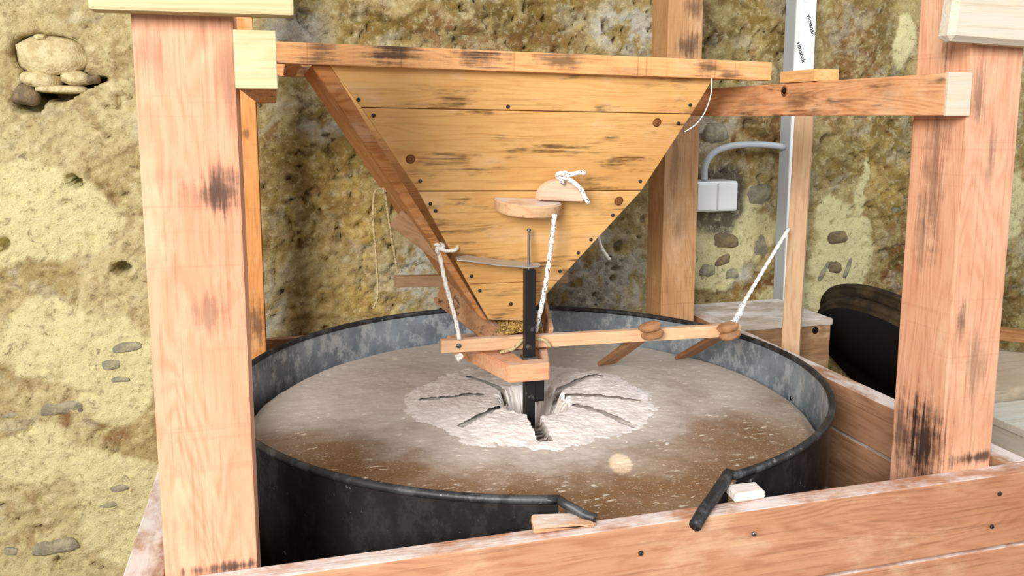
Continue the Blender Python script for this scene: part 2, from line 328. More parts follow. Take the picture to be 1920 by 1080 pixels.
# post local X runs up; local origin at mid height
def sp(top, L):   # charred marks given as height, offset to the right, offset to the front
    return [((z-top/2, -dx, df), (rz, rx, rf), st_) for (z, dx, df, rz, rx, rf, st_) in L]
def post(label, xa, xb, ya, yb, top, mat):
    o = block('frame_post', xa, xb, ya, yb, 0, top, mat, None, 'Z'); return tag(o, label, 'post', 'timber frame posts')
post('broad peach timber post at the left of the frame, nearest the bright wall', -.155, -.044, 1.067, 1.177, 1.80,
     postmat('front_left_post_wood', sp(1.8, [(1.412, .033, .05, .032, .02, .3, .8), (1.405, .02, .05, .02, .035, .3, .35), (1.26, .012, .05, .022, .022, .3, .4), (.932, .03, .05, .008, .06, .3, .85), (1.57, -.035, .05, .03, .016, .3, .3), (1.55, .042, .05, .05, .012, .3, .35), (1.43, -.02, .05, .012, .03, .3, .15)])))
post('peach timber post with a black scorch near its foot, right of the drum', 1.015, 1.114, 1.067, 1.18, 1.80,
     postmat('front_right_post_wood', sp(1.8, [(.97, -.05, .015, .07, .03, .04, .95), (.96, -.05, -.03, .07, .03, .03, .75), (1.41, -.05, .0, .12, .02, .022, .5), (1.30, -.05, -.02, .06, .02, .02, .4), (1.18, -.03, .056, .03, .01, .02, .6), (1.10, .01, .056, .05, .02, .02, .4), (.948, .02, .056, .01, .07, .02, .85), (1.44, .0, .056, .05, .01, .02, .4), (1.66, -.05, .01, .08, .02, .012, .8), (1.53, -.03, .056, .04, .012, .02, .5)])))
post('slim orange timber post standing behind the broad left post', -.15, -.044, 2.1, 2.20, 1.95, postmat('back_left_post_wood', sp(1.95, [(1.0, .03, .05, .06, .03, .05, .7), (1.46, .03, .05, .012, .008, .05, .6)]), (srgb(214, 150, 88), srgb(190, 120, 60), srgb(130, 78, 40))))
post('timber post rising behind the hopper beside the white switch box', 1.012, 1.114, 2.1, 2.20, 2.0, postmat('back_right_post_wood', sp(2.0, [(1.69, .012, .05, .035, .03, .03, .75), (1.79, .03, .05, .03, .03, .03, .6), (1.2, .0, .05, .04, .02, .03, .3), (1.4, -.02, .05, .12, .012, .03, .35), (1.52, -.02, .05, .06, .05, .03, .5)]), (srgb(190, 146, 102), srgb(164, 116, 74), srgb(112, 74, 46))))
Wpale = wood('pale_fresh_wood', *PALE, ring=30, ringmix=.45, scorch=.0)
Wgrey = wood('pale_flour_wood', srgb(198, 190, 176), srgb(196, 178, 146), srgb(170, 146, 112), ring=24, ringmix=.4)
tag(block('cross_board', -.193, .025, 1.034, 1.066, 1.616, 1.74, Wpale, None, 'X', .004), 'pale board nailed across the top of the broad left post', 'board')
tag(hexa('cross_board', [(.945, 1.034, 1.61), (1.3, 1.034, 1.598), (1.3, 1.034, 1.74), (.958, 1.034, 1.74)], (0, .032, 0), Wgrey, None, .008), 'grey floury board nailed across the top of the scorched right post', 'board')
Wbeam = wood('side_beam_wood', srgb(214, 158, 112), srgb(186, 122, 78), srgb(112, 66, 42), ring=60, ringmix=.8, scorch=.8, sthr=.52, spots=[((-.2, 0, .0), (.05, .06, .025), .55), ((-.02, 0, .0), (.05, .06, .02), .4), ((-.44, 0, .01), (.04, .06, .02), .3)])
lb = thing('side_beam', 'horizontal side beam with a pale square end beside the left post', 'beam', (-.02, 1.6, 1.534))
block('timber', -.043, .003, 1.066, 2.2, 1.534, 1.601, Wbeam, lb, 'Y'); tag(block('end_grain', -.0445, .0035, 1.060, 1.066, 1.5335, 1.6015, Wpale, lb, 'X', .001), 'pale sawn end face')
rb = thing('side_beam', 'horizontal side beam with a dark knot hole, joined to the right post', 'beam', (.99, 1.6, 1.502))
block('timber', .972, 1.0145, 1.066, 2.2, 1.5025, 1.566, Wbeam, rb, 'Y'); tag(block('end_grain', .9715, 1.0145, 1.060, 1.066, 1.502, 1.5665, Wgrey, rb, 'X', .001), 'pale sawn end face')
k = NT('knot_wood', .7, .2); d = k.vm('LENGTH', k.vm('MULTIPLY', k.tc.outputs['Object'], (1, 1, 0)))
kc = k.math('ADD', k.math('MULTIPLY', k.math('SINE', k.math('MULTIPLY', d, 1400.)), .5), .5)
k.col(k.mix(k.math('MULTIPLY', kc, .6), srgb(96, 54, 28), srgb(168, 108, 58))); M_knot = k.m
k = NT('knot_black', .8, .1); k.col(srgb(34, 24, 18)); M_hole = k.m
kk = stud('knot', (.9715, 1.488, 1.551), .012, M_knot, rb, (-1, 0, 0), .0016); stud('knot_hole', (.9705, 1.486, 1.5515), .0075, M_hole, rb, (-1, 0, 0), .001)
tag(block('spacer_block', .968, 1.02, 1.385, 1.50, 1.5665, 1.589, wood('spacer_wood', srgb(220, 170, 112), srgb(194, 138, 84), srgb(140, 88, 46)), None, 'Y'), 'short orange wood offcut lying on the right side beam', 'wood block')

# ------------------------------------------------------------------ drum
CX, CY, R = .506, 1.70, .62
A0 = math.atan2(1.083-CY, .371-CX); A1 = math.atan2(1.115-CY, .661-CX)     # spout gap between these angles
def sheet_mat(name, c1, c2, c3, rough, metal):
    k = NT(name, rough, .4, metal); ob = k.tc.outputs['Object']; a = k.noise(ob, 7, 6, .65); b = k.noise(ob, 60, 4, .6); s_ = k.noise(k.vm('MULTIPLY', ob, (26, 26, 18)), 1., 6, .7)
    c = k.mix(k.step(a, .35, .65), c1, c2); c = k.mix(k.math('MULTIPLY', k.step(s_, .48, .62), .6), c, c3); c = k.mix(k.math('MULTIPLY', k.step(b, .68, .76), .5), c, srgb(200, 200, 198)); k.col(c)
    k.put(k.b.inputs['Roughness'], k.math('ADD', k.math('MULTIPLY', a, .3), rough-.15)); k.bump(b, .001, .3); return k.m
M_in = sheet_mat('galvanised_inside', srgb(150, 160, 168), srgb(112, 120, 128), srgb(196, 200, 202), .45, .3)
M_out = sheet_mat('blackened_outside', srgb(48, 46, 46), srgb(32, 31, 33), srgb(66, 63, 62), .42, .4)
M_rim = sheet_mat('dull_rim', srgb(58, 58, 60), srgb(38, 38, 40), srgb(96, 98, 100), .5, .4)
drum = thing('mill_drum', 'round sheet metal drum with a rolled rim and open pouring lip', 'drum', (CX, CY, .72))
N = 200; ZT, ZB = .953, .72
angs = [A1+(2*math.pi-(A1-A0))*i/N for i in range(N+1)]
def ring_wall(name, r, mat, th=.0):
    bm = bmesh.new(); prev = None
    for a in angs:
        col = [bm.verts.new((CX+r*math.cos(a), CY+r*math.sin(a), z)) for z in (ZB, .79, .87, ZT)]
        if prev:
            for q in range(3): bm.faces.new((prev[q], col[q], col[q+1], prev[q+1]))
        prev = col
    return place(from_bm(name, bm, mat, None, True), drum)
ring_wall('drum_outside', R, M_out); ring_wall('drum_inside', R-.002, M_in)
lipL = [Vector(p) for p in ((.378, 1.080, .9525), (.390, 1.072, .947), (.402, 1.064, .940), (.416, 1.055, .9375))]
lipR = [Vector(p) for p in ((.653, 1.107, .953), (.643, 1.094, .953), (.628, 1.079, .952), (.600, 1.055, .945), (.573, 1.033, .938), (.549, 1.013, .928))]
rimp = smooth_path(lipR[::-1], 4)+[Vector((CX+R*math.cos(a), CY+R*math.sin(a), ZT)) for a in angs[:-1]]+smooth_path([Vector((CX+R*math.cos(A0), CY+R*math.sin(A0), ZT))]+lipL, 4)
place(from_bm('rolled_rim', tube_bm(rimp, .0068, 10, rfun=lambda t: 1.35 if t < .085 else 1.), M_rim, None, True), drum)
for L in (lipL, lipR):
    P = smooth_path(L, 6); bm = bmesh.new(); prev = None
    for p in P:
        col = [bm.verts.new(p), bm.verts.new((p.x, p.y, .86 if p.y > 1.068 else max(.930, p.z-.018) if p.y > 1.03 else p.z-.008))]
        if prev: bm.faces.new((prev[0], col[0], col[1], prev[1]))
        prev = col
    sc = from_bm('spout_cheek', bm, M_rim); sm = sc.modifiers.new('thick', 'SOLIDIFY'); sm.thickness = .0015; place(sc, drum)
bm = bmesh.new(); a_s = [A0+(A1-A0)*i/16 for i in range(17)]; prev = None       # low sill of the drum at the spout
for a in a_s:
    col = [bm.verts.new((CX+R*math.cos(a), CY+R*math.sin(a), z)) for z in (ZB, .872)]
    if prev: bm.faces.new((prev[0], col[0], col[1], prev[1]))
    prev = col
sc = from_bm('spout_sill', bm, M_out, None, True); sc.modifiers.new('thick', 'SOLIDIFY').thickness = .002; place(sc, drum)
bm = bmesh.new(); bmesh.ops.create_cone(bm, cap_ends=True, segments=96, radius1=R-.003, radius2=R-.003, depth=.01)
o = from_bm('drum_floor', bm, M_out); o.location = (CX, CY, .727); place(o, drum)
stud('rivet', (1.118, 1.63, .86), .005, M_screw, drum, (1, -.2, 0))

# ------------------------------------------------------------------ millstone, flour
EXC, EYC = .506, 1.672; ST = .873
segs = [((-.234, .074), (-.105, .062), .006), ((-.182, -.101), (-.085, -.03), .0075), ((-.102, .207), (-.045, .07), .0065), ((-.045, -.215), (-.028, -.08), .013), ((.075, -.055), (.154, -.185), .008), ((.08, .008), (.224, -.053), .0075), ((.054, .031), (.205, .139), .0085), ((.03, .08), (.09, .21), .006)]
def groove_mask(Xp, Yp, ox=0., oy=0., k1=1.25, k2=.6):
    m = np.zeros_like(Xp)
    for (a, b, wd) in segs:
        a, b = np.array(a)+(ox, oy), np.array(b)+(ox, oy); d = b-a; L = np.hypot(*d); d = d/L
        al = (Xp-a[0])*d[0]+(Yp-a[1])*d[1]; pe = -(Xp-a[0])*d[1]+(Yp-a[1])*d[0]
        pe = pe+.007*(fbm(al*30+9, al*0+a[0]*50+20, 1, 3, 7)-.5)*2
        m = np.maximum(m, sstep(np.abs(pe), wd*k1, wd*k2)*sstep(al, -.02, .01)*sstep(al, L+.02, L-.01))
    return m
NA, NR = 480, 180
def polar(name, rmin, rmax, zf, mat, cz=False):
    rs = rmin+(rmax-rmin)*np.linspace(0, 1, NR); an = np.linspace(0, 2*math.pi, NA, endpoint=False)
    Rr, An = np.meshgrid(rs, an, indexing='ij'); Xp = Rr*np.cos(An); Yp = Rr*np.sin(An); Zp = zf(Xp, Yp, Rr, An)
    v = np.stack([Xp, Yp, Zp], -1).reshape(-1, 3).tolist(); f = []
    for i in range(NR-1):
        for j in range(NA):
            q = (j+1) % NA; f.append((i*NA+j, (i+1)*NA+j, (i+1)*NA+q, i*NA+q))
    return v, f
wobble = lambda An, s: fbm(np.cos(An)*3+9, np.sin(An)*3+9, 6, 3, s)
def eye_drop(Rr, An): 
    e = .062-.012*np.cos(2*An)+.016*(wobble(An, 4)-.5); return sstep(Rr, e+.03, e-.012)
def stone_z(Xp, Yp, Rr, An):
    z = .006*(1-(Rr/.595)**2)+.004*(fbm(Xp+5, Yp+5, 16, 4, 2)-.5)+.0016*(fbm(Xp+5, Yp+5, 90, 2, 6)-.5)
    z -= .012*sstep(Rr, .57, .597)
    z -= .012*groove_mask(Xp, Yp, .010, .002, 1.4, .7)
    return z-.09*eye_drop(Rr, An)
v, f = polar('s', .012, .597, stone_z, None)
# jagged rim and side of the stone
v = [list(p) for p in v]
for j in range(NA):
    p = v[(NR-1)*NA+j]; an = math.atan2(p[1], p[0]); s_ = 1-.02*float(vnoise(np.array([an*14+50.]), np.array([2.]), 3)[0])-.012*float(vnoise(np.array([an*50+300.]), np.array([2.]), 5)[0]); p[0] *= s_; p[1] *= s_
n0 = len(v)
for j in range(NA):
    p = v[(NR-1)*NA+j]; v.append([p[0], p[1], -.13])
for j in range(NA):
    q = (j+1) % NA; f.append(((NR-1)*NA+j, n0+j, n0+q, (NR-1)*NA+q))
f.append([n0+j for j in range(NA)][::-1]); f.append([j for j in range(NA)])
me = bpy.data.meshes.new('millstone'); me.from_pydata(v, [], f); me.update()
va = np.array(v); gm = groove_mask(va[:, 0], va[:, 1], .010, .002, 1.5, .8); ga = me.attributes.new('groove_shade', 'FLOAT', 'POINT'); ga.data.foreach_set('value', gm.astype(np.float32))  # mask for shade painted into the grooves of the unfloured stone
k = NT('millstone_surface', .5, .4); ob = k.tc.outputs['Object']; rad = k.vm('LENGTH', k.vm('MULTIPLY', ob, (1, 1, 0)))
sw = k.noise(ob, 3.2, 4, .6, .6); dustn = k.noise(ob, 9, 6, .68); fle = k.noise(k.vm('MULTIPLY', ob, (36, 95, 36)), 1., 4, .68); sp_ = k.noise(ob, 260, 2, .5)
c = k.mix(k.step(sw, .35, .65), srgb(126, 94, 64), srgb(150, 124, 98))
sepx = k.n('ShaderNodeSeparateXYZ'); k.l(ob, sepx.inputs[0])
backw = k.step(k.math('ADD', sepx.outputs[1], k.math('MULTIPLY', k.math('SUBTRACT', sw, .5), 1.1)), -.40, .22)   # flour film lies thicker away from the spout
c = k.mix(k.math('MULTIPLY', backw, .78), c, srgb(196, 190, 182))
halo = k.step(k.math('ADD', rad, k.math('MULTIPLY', k.math('SUBTRACT', dustn, .5), .35)), .46, .22)
c = k.mix(k.math('MULTIPLY', halo, .75), c, srgb(214, 208, 202))
c = k.mix(k.math('MULTIPLY', k.math('MULTIPLY', k.step(fle, .575, .64), .8), k.step(k.noise(ob, 14, 5, .65), .42, .62)), c, srgb(236, 226, 208))
c = k.mix(k.math('MULTIPLY', k.step(sp_, .62, .7), .5), c, srgb(222, 210, 192))
edge = k.step(k.math('ADD', rad, k.math('MULTIPLY', k.math('SUBTRACT', dustn, .5), .05)), .565, .592)
c = k.mix(k.math('MULTIPLY', k.math('MULTIPLY', edge, k.step(sepx.outputs[1], -.35, -.1)), .8), c, srgb(222, 214, 202))
ba = k.n('ShaderNodeAttribute', attribute_name='groove_shade'); c = k.mix(k.math('MULTIPLY', ba.outputs['Fac'], k.step(fle, .66, .5)), c, srgb(74, 68, 64)); k.col(c)  # groove shade painted as dark grey stone
k.put(k.b.inputs['Roughness'], k.math('ADD', .42, k.math('MULTIPLY', backw, .4))); k.bump(k.math('ADD', dustn, k.math('MULTIPLY', fle, .6)), .003, .5)
stone = link('millstone', me, k.m, None, True); stone.location = (CX, CY-.03, ST-.0); stone.location = (.512, 1.70, ST)
tag(stone, 'wide brown millstone dusted with flour lying inside the drum', 'millstone')
eang = [-180, -170, -151, -128, -108, -77, -58, -25, 3, 39, 58, 90, 116, 140, 163, 180]; erad = [.27, .245, .228, .24, .238, .232, .236, .245, .25, .285, .275, .28, .285, .275, .277, .27]
def flour_z(Xp, Yp, Rr, An):
    ad = np.degrees(np.arctan2(Yp, Xp)); edge_ = np.interp(ad, eang, erad)+.012+.02*(fbm(Xp+7, Yp+7, 30, 4, 35)-.5)
    h = .012*sstep(Rr, edge_+.035, edge_-.10)-.0030+.003*(fbm(Xp+3, Yp+3, 20, 3, 12)-.5)+.003*(fbm(Xp+9, Yp+9, 110, 2, 15)-.5)
    return h+.006*(1-(Rr/.595)**2)-.092*eye_drop(Rr, An)
v, f = polar('f', .03, .34, flour_z, None)
va = np.array(v); gm = groove_mask(va[:, 0], va[:, 1], 0, 0, 1.1, .9); f = [q for q in f if max(gm[list(q)]) < .5]
me = bpy.data.meshes.new('flour'); me.from_pydata(v, [], f); me.update()
k = NT('flour_white', .95, .1); a = k.noise(k.tc.outputs['Object'], 30, 5); k.col(k.mix(k.step(a, .35, .7), srgb(240, 236, 234), srgb(222, 216, 212))); k.bump(k.noise(k.tc.outputs['Object'], 180, 4), .003, .5); M_flour = k.m
fo = link('flour', me, M_flour, None, True); fo.location = (.522, 1.702, ST+.001); tag(fo, 'ragged ring of white flour around the eye of the millstone', 'flour', kind='stuff')

# ------------------------------------------------------------------ hopper
hop = thing('grain_hopper', 'inverted pyramid plank hopper with a scorched front rail above the millstone', 'hopper', (.47, 1.8, 1.06))
Whop = wood('hopper_plank_wood', *ORANGE, ring=40, ringmix=.4, scorch=.8, sthr=.535, rough=.6)
Wrail = wood('hopper_rail_wood', srgb(222, 168, 112), srgb(200, 136, 84), srgb(130, 80, 44), ring=40, scorch=.0, saw=.45, spots=[((-.40, 0, 0), (.03, .1, .025), .75), ((-.27, 0, .008), (.05, .1, .018), .9), ((-.11, 0, .008), (.055, .1, .018), .9), ((.06, 0, .008), (.05, .1, .016), .7), ((.37, 0, .004), (.03, .1, .018), .75), ((.42, 0, -.012), (.02, .1, .012), .7), ((-.5, 0, 0), (.05, .1, .03), .35), ((.2, -.03, -.01), (.06, .1, .01), .25)])
Wside2 = wood('hopper_side_wood', srgb(206, 146, 88), srgb(160, 98, 48), srgb(78, 44, 22), ring=70, ringmix=.85, scorch=.6, grain=.8)
bar('front_rail', (-.035, 1.592, 1.6145), (1.0, 1.592, 1.5945), .026, .038, Wrail, hop)
bar('back_rail', (-.035, 2.08, 1.6145), (1.0, 2.08, 1.5945), .03, .038, Wrail, hop)
bar('side_rail', (.035, 1.606, 1.613), (.035, 2.064, 1.613), .03, .034, Wrail, hop); bar('side_rail', (.93, 1.606, 1.598), (.93, 2.064, 1.598), .03, .034, Wrail, hop)
def fy(z): return 1.60+.25*(1.585-z)
def lerp_tab(tab, z):
    tab = sorted(tab); 
    for (a, xa), (b, xb) in zip(tab, tab[1:]):
        if z <= b: return xa+(xb-xa)*(z-a)/(b-a)
    return xb
EL = [(1.05, .432), (1.07, .426), (1.249, .320), (1.354, .267), (1.536, .142), (1.60, .092)]
ER = [(1.05, .50), (1.114, .549), (1.214, .637), (1.34, .745), (1.438, .805), (1.60, .888)]
cuts = [(1.596, 1.581, 1.5185, 1.507), (1.5165, 1.505, 1.3555, 1.3455), (1.3525, 1.3425, 1.151, 1.148), (1.1495, 1.1465, 1.066, 1.058)]
for (tl, tr, bl, br) in cuts:
    P = lambda T, z: (lerp_tab(T, z), fy(z), z)
    hexa('plank', [P(EL, tl), P(EL, bl), P(ER, br), P(ER, tr)], (0, .02, .005), Whop, hop, .0012)
# left side plate: its thick front edge shows beside the planks
hexa('side_plate', [(.065, 1.597, 1.594), (.408, 1.727, 1.072), (.4265, 1.7305, 1.062), (.1, 1.597, 1.594)], (0, .45, .005), Wside2, hop, .002)
hexa('side_plate', [(.85, 1.622, 1.578), (.52, 1.752, 1.08), (.50, 1.752, 1.08), (.82, 1.622, 1.578)], (0, .43, .005), Wside2, hop, .002)
hexa('back_plate', [(.08, 2.07, 1.59), (.41, 1.95, 1.07), (.52, 1.95, 1.07), (.86, 2.07, 1.58)], (0, .02, .005), Whop, hop)
nn = (0, -1, -.25)
for (x, z, r) in ((.25, 1.419, .0105), (.763, 1.489, .0105), (.698, 1.323, .0115)): stud('knot', (x, fy(z)-.0003, z), r, M_knot, hop, nn, .0012)
for (x, z) in ((.833, 1.525), (.812, 1.487), (.742, 1.365), (.688, 1.292), (.644, 1.239), (.618, 1.21), (.58, 1.17), (.55, 1.131), (.150, 1.532), (.178, 1.503), (.27, 1.375), (.292, 1.328), (.303, 1.313), (.384, 1.169), (.404, 1.135), (.475, 1.10), (.44, 1.52)):
    stud('nail', (x, fy(z)-.0005, z), .0045, M_nail, hop, nn, .003)
# half round guide blocks on the front
def half_disc(name, r, th, mat, M, parent, seg=24, sq=.45):
    bm = bmesh.new(); top = []; bot = []
    for i in range(seg+1):
        a = math.pi*i/seg; q = Vector((r*math.cos(a), -r*sq*math.sin(a)**.8 if 0 < i < seg else 0, 0)); top.append(bm.verts.new(q+Vector((0, 0, th/2)))); bot.append(bm.verts.new(Vector((q.x*.93, q.y*.93, -th/2))))
    bm.faces.new(top); bm.faces.new(bot[::-1])
    for i in range(seg+1):
        j = (i+1) % (seg+1); bm.faces.new((top[i], bot[i], bot[j], top[j]))
    bmesh.ops.recalc_face_normals(bm, faces=bm.faces); bmesh.ops.bevel(bm, geom=[e for e in bm.edges if e.calc_face_angle(0) > .6], offset=.0025, segments=2, affect='EDGES')
    o = from_bm(name, bm, mat); o.matrix_world = M; return place(o, parent)
Wdisc = wood('guide_block_wood', srgb(224, 186, 144), srgb(204, 150, 106), srgb(150, 100, 66), ring=24, dust=1.)
Wfl = wood('floury_wood', srgb(224, 200, 176), srgb(212, 178, 150), srgb(180, 140, 110), ring=18, dust=.8)
tag(half_disc('guide_shelf', .072, .026, Wdisc, Matrix.Translation((.492, fy(1.325)-.002, 1.322)) @ Matrix.Rotation(math.radians(3), 4, 'Y') @ Matrix.Rotation(math.radians(9), 4, 'X'), hop, sq=.95), 'half round wooden shelf, flour on its flat top')
tag(half_disc('guide_cleat', .052, .022, Wfl, Matrix.Translation((.556, fy(1.33)-.03, 1.331)) @ Matrix.Rotation(math.radians(3), 4, 'Y') @ Matrix.Rotation(math.radians(-90), 4, 'X'), hop, sq=.85), 'upright half round wooden cleat')
# cross battens sticking out under the hopper
Wbat = wood('batten_wood', srgb(180, 142, 104), srgb(152, 112, 76), srgb(104, 72, 46), ring=50, ringmix=.7)
bar('batten', (.24, 1.79, 1.287), (.345, 1.745, 1.203), .02, .042, Wbat, hop, up=(.62, 0, .78))
bar('batten', (.56, 1.80, 1.14), (.665, 1.80, 1.222), .03, .02, Wbat, hop, up=(-.6, 0, .8))

# ------------------------------------------------------------------ shoe under the hopper
shoe = thing('feed_shoe', 'tapering wooden feed tray hung under the hopper, holding grain', 'feed tray', (.48, 1.75, .965))
Wshoe = wood('shoe_wood', srgb(224, 168, 130), srgb(204, 138, 98), srgb(132, 80, 54), ring=26, dust=.55, spots=[((-.02, -.14, 0), (.02, .05, .05), .6)])
Wbark = wood('shoe_cheek_wood', srgb(178, 136, 98), srgb(150, 106, 72), srgb(86, 52, 32), ring=18, scorch=.95, sthr=.5, dust=.3)
bm = bmesh.new()
outl = [(.362, 1.875), (.437, 1.60), (.523, 1.598), (.552, 1.70), (.60, 1.875), (.53, 1.875), (.53, 1.69), (.521, 1.635), (.478, 1.635), (.472, 1.69), (.43, 1.875)]
def prism(pts, za, zb, slope=0, y0=1.6):
    bm = bmesh.new(); t = [bm.verts.new((x, y, zb+slope*(y-y0))) for x, y in pts]; b = [bm.verts.new((x, y, za+slope*(y-y0))) for x, y in pts]
    bm.faces.new(t); bm.faces.new(b[::-1])
    for i in range(len(pts)): j = (i+1) % len(pts); bm.faces.new((t[i], b[i], b[j], t[j]))
    bmesh.ops.recalc_face_normals(bm, faces=bm.faces); bmesh.ops.bevel(bm, geom=[e for e in bm.edges if len(e.link_faces) == 2 and e.calc_face_angle(0) > .5], offset=.002, segments=2, affect='EDGES'); return bm
o = from_bm('nose_yoke', prism(outl, .964, 1.0), Wshoe); place(o, shoe)
o = from_bm('tray_floor', prism([(.445, 1.72), (.525, 1.72), (.60, 2.03), (.36, 2.03)], .995, 1.008, .16, 1.72), Wbat); place(o, shoe)
hexa('cheek', [(.362, 1.92, 1.128), (.345, 1.92, 1.07), (.44, 1.72, .998), (.462, 1.72, 1.03)], (.014, .008, .0), Wbark, shoe)
hexa('cheek', [(.60, 1.92, 1.10), (.60, 1.92, 1.05), (.548, 1.70, .999), (.556, 1.70, 1.045)], (.012, .004, .0), Wbark, shoe)
bar('cross_board', (.262, 2.0, 1.108), (.70, 2.0, 1.096), .02, .028, wood('cross_board_wood', *TAUPE), shoe)
# grain heap
kg = NT('grain_husk', .7, .3); a = kg.noise(kg.tc.outputs['Object'], 160, 2); kg.col(kg.mix(kg.step(a, .35, .65), srgb(206, 176, 104), srgb(160, 126, 64)))
bm = bmesh.new(); rr = random.Random(3)
def heap(x, y): return 1.012+.16*(y-1.72)+.035*math.exp(-((x-.49)/.06)**2)
for i in range(3400):
    y = rr.uniform(1.705, 1.95); t = (y-1.70)/.25; xa, xb = .462-.085*t, .545+.05*t; x = rr.uniform(xa, xb); z = heap(x, y)+rr.uniform(-.004, .003)
    d = Vector((rr.gauss(0, 1), rr.gauss(0, 1), rr.gauss(0, .4))).normalized()*.0034; u = d.orthogonal().normalized()*.0016; w_ = d.cross(u).normalized()*.0016
    p = Vector((x, y, z)); vs = [bm.verts.new(p+q) for q in (d, -d, u, -u, w_, -w_)]
    for q in ((0, 2, 4), (0, 4, 3), (0, 3, 5), (0, 5, 2), (1, 4, 2), (1, 3, 4), (1, 5, 3), (1, 2, 5)): bm.faces.new([vs[j] for j in q])
go = from_bm('grain', bm, kg.m); tag(go, 'heap of golden grain in the feed tray under the hopper mouth', 'grain', kind='stuff')

# ------------------------------------------------------------------ lever, shaft, strap
Wlev = wood('lever_wood', srgb(230, 188, 148), srgb(212, 158, 118), srgb(170, 110, 78), ring=20, ringmix=.35, dust=.5)
lev = thing('lever', 'long thin wooden lever lying across the feed tray with two wedged sticks', 'lever', (.66, 1.7, 1.0))
bar('lever_bar', (.316, 1.70, 1.024), (1.018, 1.70, 1.012), .02, .027, Wlev, lev, bev=.002)
Wpeg = wood('peg_wood', srgb(168, 122, 84), srgb(134, 90, 58), srgb(82, 52, 34), ring=30)
for a, b in (((.784, 1.672, 1.034), (.770, 1.90, .893)), ((.976, 1.672, 1.02), (.978, 1.895, .895))):
    bar('peg', Vector(a).lerp(Vector(b), .1), b, .05, .011, Wpeg, lev, up=(-.1, .5, .85), bev=.004)
    for dz, dx in ((.009, -.003), (-.009, .003)):
        bm = bmesh.new(); bmesh.ops.create_icosphere(bm, subdivisions=3, radius=1)
        for v_ in bm.verts:
            c_ = v_.co; f_ = 1+.18*mn.noise(c_*1.5+Vector(a)*40); v_.co = Vector((math.copysign(abs(c_.x)**.8, c_.x)*.0245*f_, c_.y*.017*f_, math.copysign(abs(c_.z)**.8, c_.z)*.0115*f_))
        o = from_bm('peg_head', bm, Wpeg, None, True); o.location = (a[0]+dx, a[1], a[2]+dz-.002); o.rotation_euler = (0, -.15, 0); place(o, lev)
stud('ring_eye', (.353, 1.689, 1.024), .006, M_screw, lev, (0, -1, 0), .003)
k = NT('black_iron', .45, .5, .6); a = k.noise(k.tc.outputs['Object'], 40, 5); k.col(k.mix(k.step(a, .62, .75), srgb(44, 42, 44), srgb(120, 118, 116))); k.bump(a, .002, .3); M_iron = k.m
sh = thing('drive_spindle', 'square black iron spindle rising from the millstone eye with a thin rod on top', 'spindle', (.497, 1.657, .78))
block('spindle_bar', .486, .508, 1.647, 1.668, .775, 1.187, M_iron, sh, 'Z', .0015); k = NT('grey_rod', .35, .5, .8); k.col(srgb(120, 116, 112)); M_rod = k.m
place(from_bm('rod', tube_bm([Vector((.496, 1.657, z)) for z in (1.187, 1.22, 1.268)], .003, 10), M_rod), sh); stud('rod_head', (.496, 1.657, 1.2695), .0052, M_rod, sh, (0, 0, 1), .004)
block('collar', .481, .513, 1.642, 1.672, .996, 1.001, M_rod, sh, 'X', .001)
block('drive_pin', .508, .53, 1.652, 1.664, .90, .955, M_iron, sh, 'Z', .002)
k = NT('bright_strap', .4, .5, .75); k.col(srgb(196, 198, 200)); 
P = [(.345, 1.668, 1.214, .006), (.37, 1.666, 1.2135, .011), (.43, 1.662, 1.203, .012), (.49, 1.657, 1.1965, .011), (.515, 1.655, 1.1955, .008), (.52, 1.655, 1.1955, .003)]
bm = bmesh.new(); prev = None
for (x, y, z, h_) in P:
    c4 = [bm.verts.new((x, y-h_, z+.001-h_*.35)), bm.verts.new((x, y+h_, z+.001+h_*.35)), bm.verts.new((x, y+h_, z-.001+h_*.35)), bm.verts.new((x, y-h_, z-.001-h_*.35))]
    if prev:
        for i in range(4): bm.faces.new((prev[i], prev[(i+1) % 4], c4[(i+1) % 4], c4[i]))
    else: bm.faces.new(c4)
    prev = c4
bm.faces.new(prev[::-1]); so = from_bm('metal_strap', bm, k.m); tag(so, 'bright flat metal strap from the hopper to the spindle top', 'strap')

# ------------------------------------------------------------------ ropes
def rope_mat(name, c, fl, scale=260, thr=.6):
    k = NT(name, .9, .1); a = k.noise(k.tc.outputs['Object'], scale, 1, .4); b = k.noise(k.tc.outputs['Object'], 900, 2); k.col(k.mix(k.math('MULTIPLY', k.step(a, thr, thr+.05), .85), c, fl)); k.bump(b, .001, .5); return k.m
M_rope = rope_mat('flecked_rope', srgb(236, 232, 226), srgb(40, 46, 70)); M_white = rope_mat('white_rope', srgb(240, 236, 228), srgb(190, 180, 165)); M_cord = rope_mat('old_cord', srgb(196, 180, 136), srgb(120, 104, 70))
r1 = thing('rope', 'white rope with dark flecks hanging from the half round blocks to the tray', 'rope', (.53, 1.62, 1.2))
rope('strand', [(.537, 1.612, 1.306), (.533, 1.63, 1.22), (.526, 1.655, 1.12), (.518, 1.682, 1.045)], .0048, M_rope, r1)
knot((.553, 1.612, 1.381), .0115, .0045, M_rope, r1, 'y')
rope('tail', [(.555, 1.606, 1.381), (.575, 1.602, 1.388), (.597, 1.60, 1.389)], .0046, M_rope, r1)
rope('tail', [(.56, 1.604, 1.378), (.583, 1.60, 1.362), (.598, 1.598, 1.337), (.603, 1.598, 1.327)], .0046, M_rope, r1)
rope('loop', [(.50, 1.678, 1.022), (.49, 1.68, 1.03), (.47, 1.682, 1.012), (.44, 1.683, 1.005)], .0035, M_cord, r1); rope('loop', [(.515, 1.678, 1.03), (.535, 1.674, 1.028), (.55, 1.676, 1.012)], .0035, M_cord, r1)
